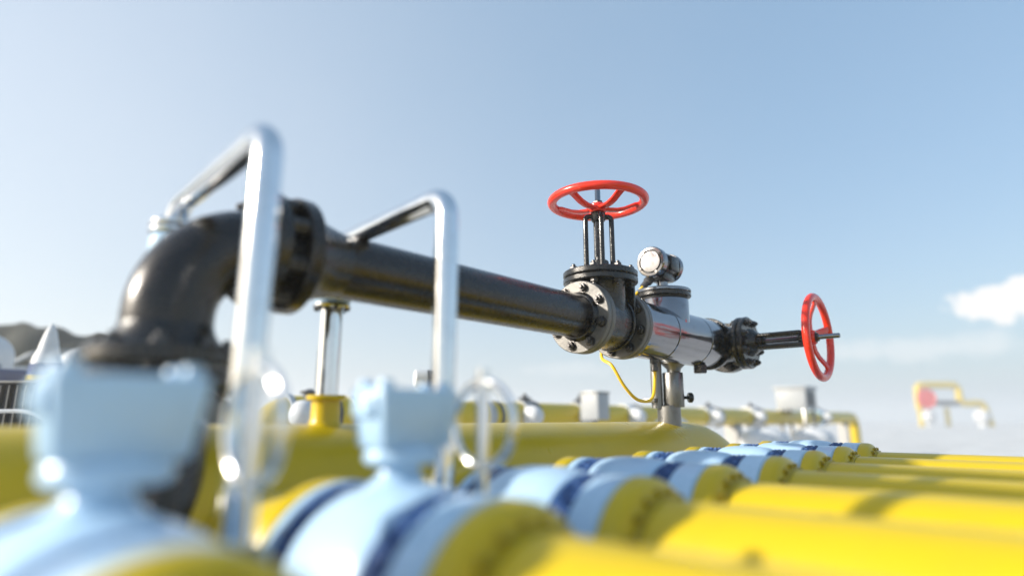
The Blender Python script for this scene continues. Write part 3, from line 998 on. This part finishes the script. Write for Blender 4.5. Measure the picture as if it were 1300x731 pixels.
for x, lab in ((.7, 'far white valve below the red wheel of the yellow pipe loop'), (4.75, 'far white valve under the right bend of the yellow pipe loop')):
    q = W(x, .75)
    t2 = thing('loop_valve', lab, 'valve', W(x, 0), 'white valves of the far pipe loop')
    bm = bmesh.new()
    lathe(bm, [(r_ * GS, t_ * GS) for r_, t_ in [(0, -.75), (.3, -.75), (.3, -.6), (.2, -.5)] + [(.55 * math.sin(a), -.55 * math.cos(a)) for a in [PI * (.2 + .8 * k / 14) for k in range(15)]]], q, (0, 0, 1), 28)
    build('body', bm, M['white'], t2, W(x, 0))
    bm = bmesh.new()
    lathe(bm, [(0, .5 * GS), (.09 * GS, .5 * GS), (.09 * GS, .78 * GS), (0, .78 * GS)], q, (0, 0, 1), 16)
    build('stem', bm, M['lightgrey'], t2, W(x, 0))
q = W(.55, 2.05) + Vc((.669, -.743, 0)) * .42 * GS
ax, u, v = basis((.669, -.743, 0))
bm = bmesh.new()
for k in range(5):
    a = 2 * PI * k / 5
    tube(bm, [q, q + (u * math.cos(a) + v * math.sin(a)) * .6 * GS], .07 * GS, 8)
tube(bm, [q + (u * math.cos(2 * PI * k / 32) + v * math.sin(2 * PI * k / 32)) * .62 * GS for k in range(33)], .1 * GS, 10, cap=False)
lathe(bm, [(0, -.5 * GS), (.17 * GS, -.5 * GS), (.17 * GS, .12 * GS), (0, .12 * GS)], q, ax, 16)
lathe(bm, [(.05 * GS, -.03 * GS), (.60 * GS, -.03 * GS), (.60 * GS, .01 * GS), (.05 * GS, .01 * GS)], q, ax, 32)
build('red_wheel', bm, M['red'], t, rt)

# ------------------------------------------------------------------ haze
bm = bmesh.new()
bmesh.ops.create_cube(bm, size=1., matrix=Matrix.Translation((0, 0, 5)) @ Matrix.Diagonal((3200, 3200, 12, 1)))
hz = build('haze', bm, M['white'])
hz['kind'] = 'stuff'
hm = bpy.data.materials.new('haze_air')
hm.use_nodes = True
nt = hm.node_tree
nt.nodes.remove(nt.nodes['Principled BSDF'])
pv = nd(nt, 'ShaderNodeVolumePrincipled')
pv.inputs['Color'].default_value = (.85, .865, .875, 1)
pv.inputs['Density'].default_value = .0055
pv.inputs['Anisotropy'].default_value = .25
nt.links.new(pv.outputs[0], nt.nodes['Material Output'].inputs['Volume'])
hz.data.materials.clear()
hz.data.materials.append(hm)

# ------------------------------------------------------------------ sky, sun
SUN_TO = Vc((-.50, -.70, .345)).normalized()
elev = math.asin(SUN_TO.z)
w = bpy.data.worlds.new('World')
sc.world = w
w.use_nodes = True
nt = w.node_tree
bg = nt.nodes['Background']
sky = nd(nt, 'ShaderNodeTexSky', sky_type='NISHITA')
sky.sun_disc = False
sky.sun_elevation = elev
sky.sun_rotation = math.atan2(SUN_TO.x, SUN_TO.y)
sky.altitude = 0
sky.air_density = 1.2
sky.dust_density = 2.2
sky.ozone_density = 1.5
tc = nd(nt, 'ShaderNodeTexCoord')

def vmath(op, a, b):
    n = nd(nt, 'ShaderNodeVectorMath', operation=op)
    nt.links.new(a, n.inputs[0]) if hasattr(a, 'links') else setattr(n.inputs[0], 'default_value', a)
    if b is not None:
        nt.links.new(b, n.inputs[1]) if hasattr(b, 'links') else setattr(n.inputs[1], 'default_value', b)
    return n
def fmath(op, a, b=None, clamp=False):
    n = nd(nt, 'ShaderNodeMath', operation=op, use_clamp=clamp)
    for i, q in enumerate((a, b)):
        if q is None:
            continue
        if hasattr(q, 'links'):
            nt.links.new(q, n.inputs[i])
        else:
            n.inputs[i].default_value = q
    return n.outputs[0]

def cloud_mask(c, sx, sz, nscale, namp, soft0, soft1):
    """soft-edged cloud round the sky direction c; sx, sz its half extents (radians)"""
    c = Vc(c).normalized()
    rgt = Vc((c.y, -c.x, 0)).normalized()
    up = rgt.cross(c)
    g = tc.outputs['Generated']
    dlt = vmath('SUBTRACT', g, tuple(c)).outputs[0]
    a = fmath('DIVIDE', vmath('DOT_PRODUCT', dlt, tuple(rgt)).outputs['Value'], sx)
    b = fmath('DIVIDE', vmath('DOT_PRODUCT', dlt, tuple(up)).outputs['Value'], sz)
    d = fmath('SQRT', fmath('ADD', fmath('MULTIPLY', a, a), fmath('MULTIPLY', b, b)))
    n = nd(nt, 'ShaderNodeTexNoise')
    n.inputs['Scale'].default_value = nscale
    n.inputs['Detail'].default_value = 6
    nt.links.new(g, n.inputs['Vector'])
    d = fmath('ADD', d, fmath('MULTIPLY', fmath('SUBTRACT', n.outputs['Fac'], .5), namp))
    mr = nd(nt, 'ShaderNodeMapRange', interpolation_type='SMOOTHSTEP')
    mr.inputs['From Min'].default_value = soft0
    mr.inputs['From Max'].default_value = soft1
    mr.inputs['To Min'].default_value = 1
    mr.inputs['To Max'].default_value = 0
    nt.links.new(d, mr.inputs['Value'])
    # only the half sphere in front
    f = fmath('GREATER_THAN', vmath('DOT_PRODUCT', g, tuple(c)).outputs['Value'], 0)
    return fmath('MULTIPLY', mr.outputs[0], f)

m1 = cloud_mask((-.036, .989, .145), .056, .023, 40, 1.5, .85, 1.15)
m1b = cloud_mask((.010, .989, .154), .040, .029, 38, 1.4, .85, 1.15)
m2 = fmath('MULTIPLY', cloud_mask((-.14, .985, .094), .18, .018, 22, 2.2, .2, 1.3), .42)
m3 = fmath('MULTIPLY', cloud_mask((-.60, .797, .080), .10, .014, 24, 2.0, .2, 1.3), .30)
m4 = fmath('MULTIPLY', cloud_mask((.35, .92, .12), .25, .03, 14, 1.6, .3, 1.2), .6)
m5 = fmath('MULTIPLY', cloud_mask((-.98, .02, .25), 1.15, 1.0, 2, .25, .0, 1.0), .36)
ms = m1
for q in (m1b, m2, m3, m4, m5):
    ms = fmath('MAXIMUM', ms, q)
mx = nd(nt, 'ShaderNodeMix', data_type='RGBA')
nt.links.new(ms, mx.inputs['Factor'])
veil = nd(nt, 'ShaderNodeMix', data_type='RGBA')      # thin even cirrostratus over the whole sky
veil.inputs['Factor'].default_value = .58
nt.links.new(sky.outputs[0], veil.inputs['A'])
veil.inputs['B'].default_value = (1.24, 2.10, 3.12, 1)
nt.links.new(veil.outputs['Result'], mx.inputs['A'])
CLOUD = mx.inputs['B']
CLOUD.default_value = (4.9, 4.8, 4.7, 1)
nt.links.new(mx.outputs['Result'], bg.inputs['Color'])
bg.inputs['Strength'].default_value = .125

sl = bpy.data.lights.new('sun', 'SUN')
sl.energy = 4.1
sl.angle = R(1.3)
sl.color = (1, .93, .82)
so = bpy.data.objects.new('sun', sl)
col.objects.link(so)
so.rotation_euler = SUN_TO.to_track_quat('Z', 'Y').to_euler()
so.location = (0, 0, 8)

# ------------------------------------------------------------------ camera
cd = bpy.data.cameras.new('camera')
cam = bpy.data.objects.new('camera', cd)
col.objects.link(cam)
cam.location = (0, 0, H0)
cam.rotation_euler = (R(90) + math.atan(166 / 760), 0, R(42))
cd.sensor_width = 36
cd.lens = 36 * 760 / 1300
cd.clip_start = .02
cd.clip_end = 6000
cd.dof.use_dof = True
cd.dof.focus_distance = 2.45
cd.dof.aperture_fstop = cd.lens / 34.
cd.dof.aperture_blades = 0
sc.camera = cam

sc.render.engine = 'CYCLES'
sc.cycles.use_denoising = True
sc.cycles.volume_bounces = 1
sc.cycles.max_bounces = 8
sc.view_settings.view_transform = 'Standard'
sc.view_settings.look = 'None'
sc.view_settings.exposure = .88
sc.view_settings.gamma = 1
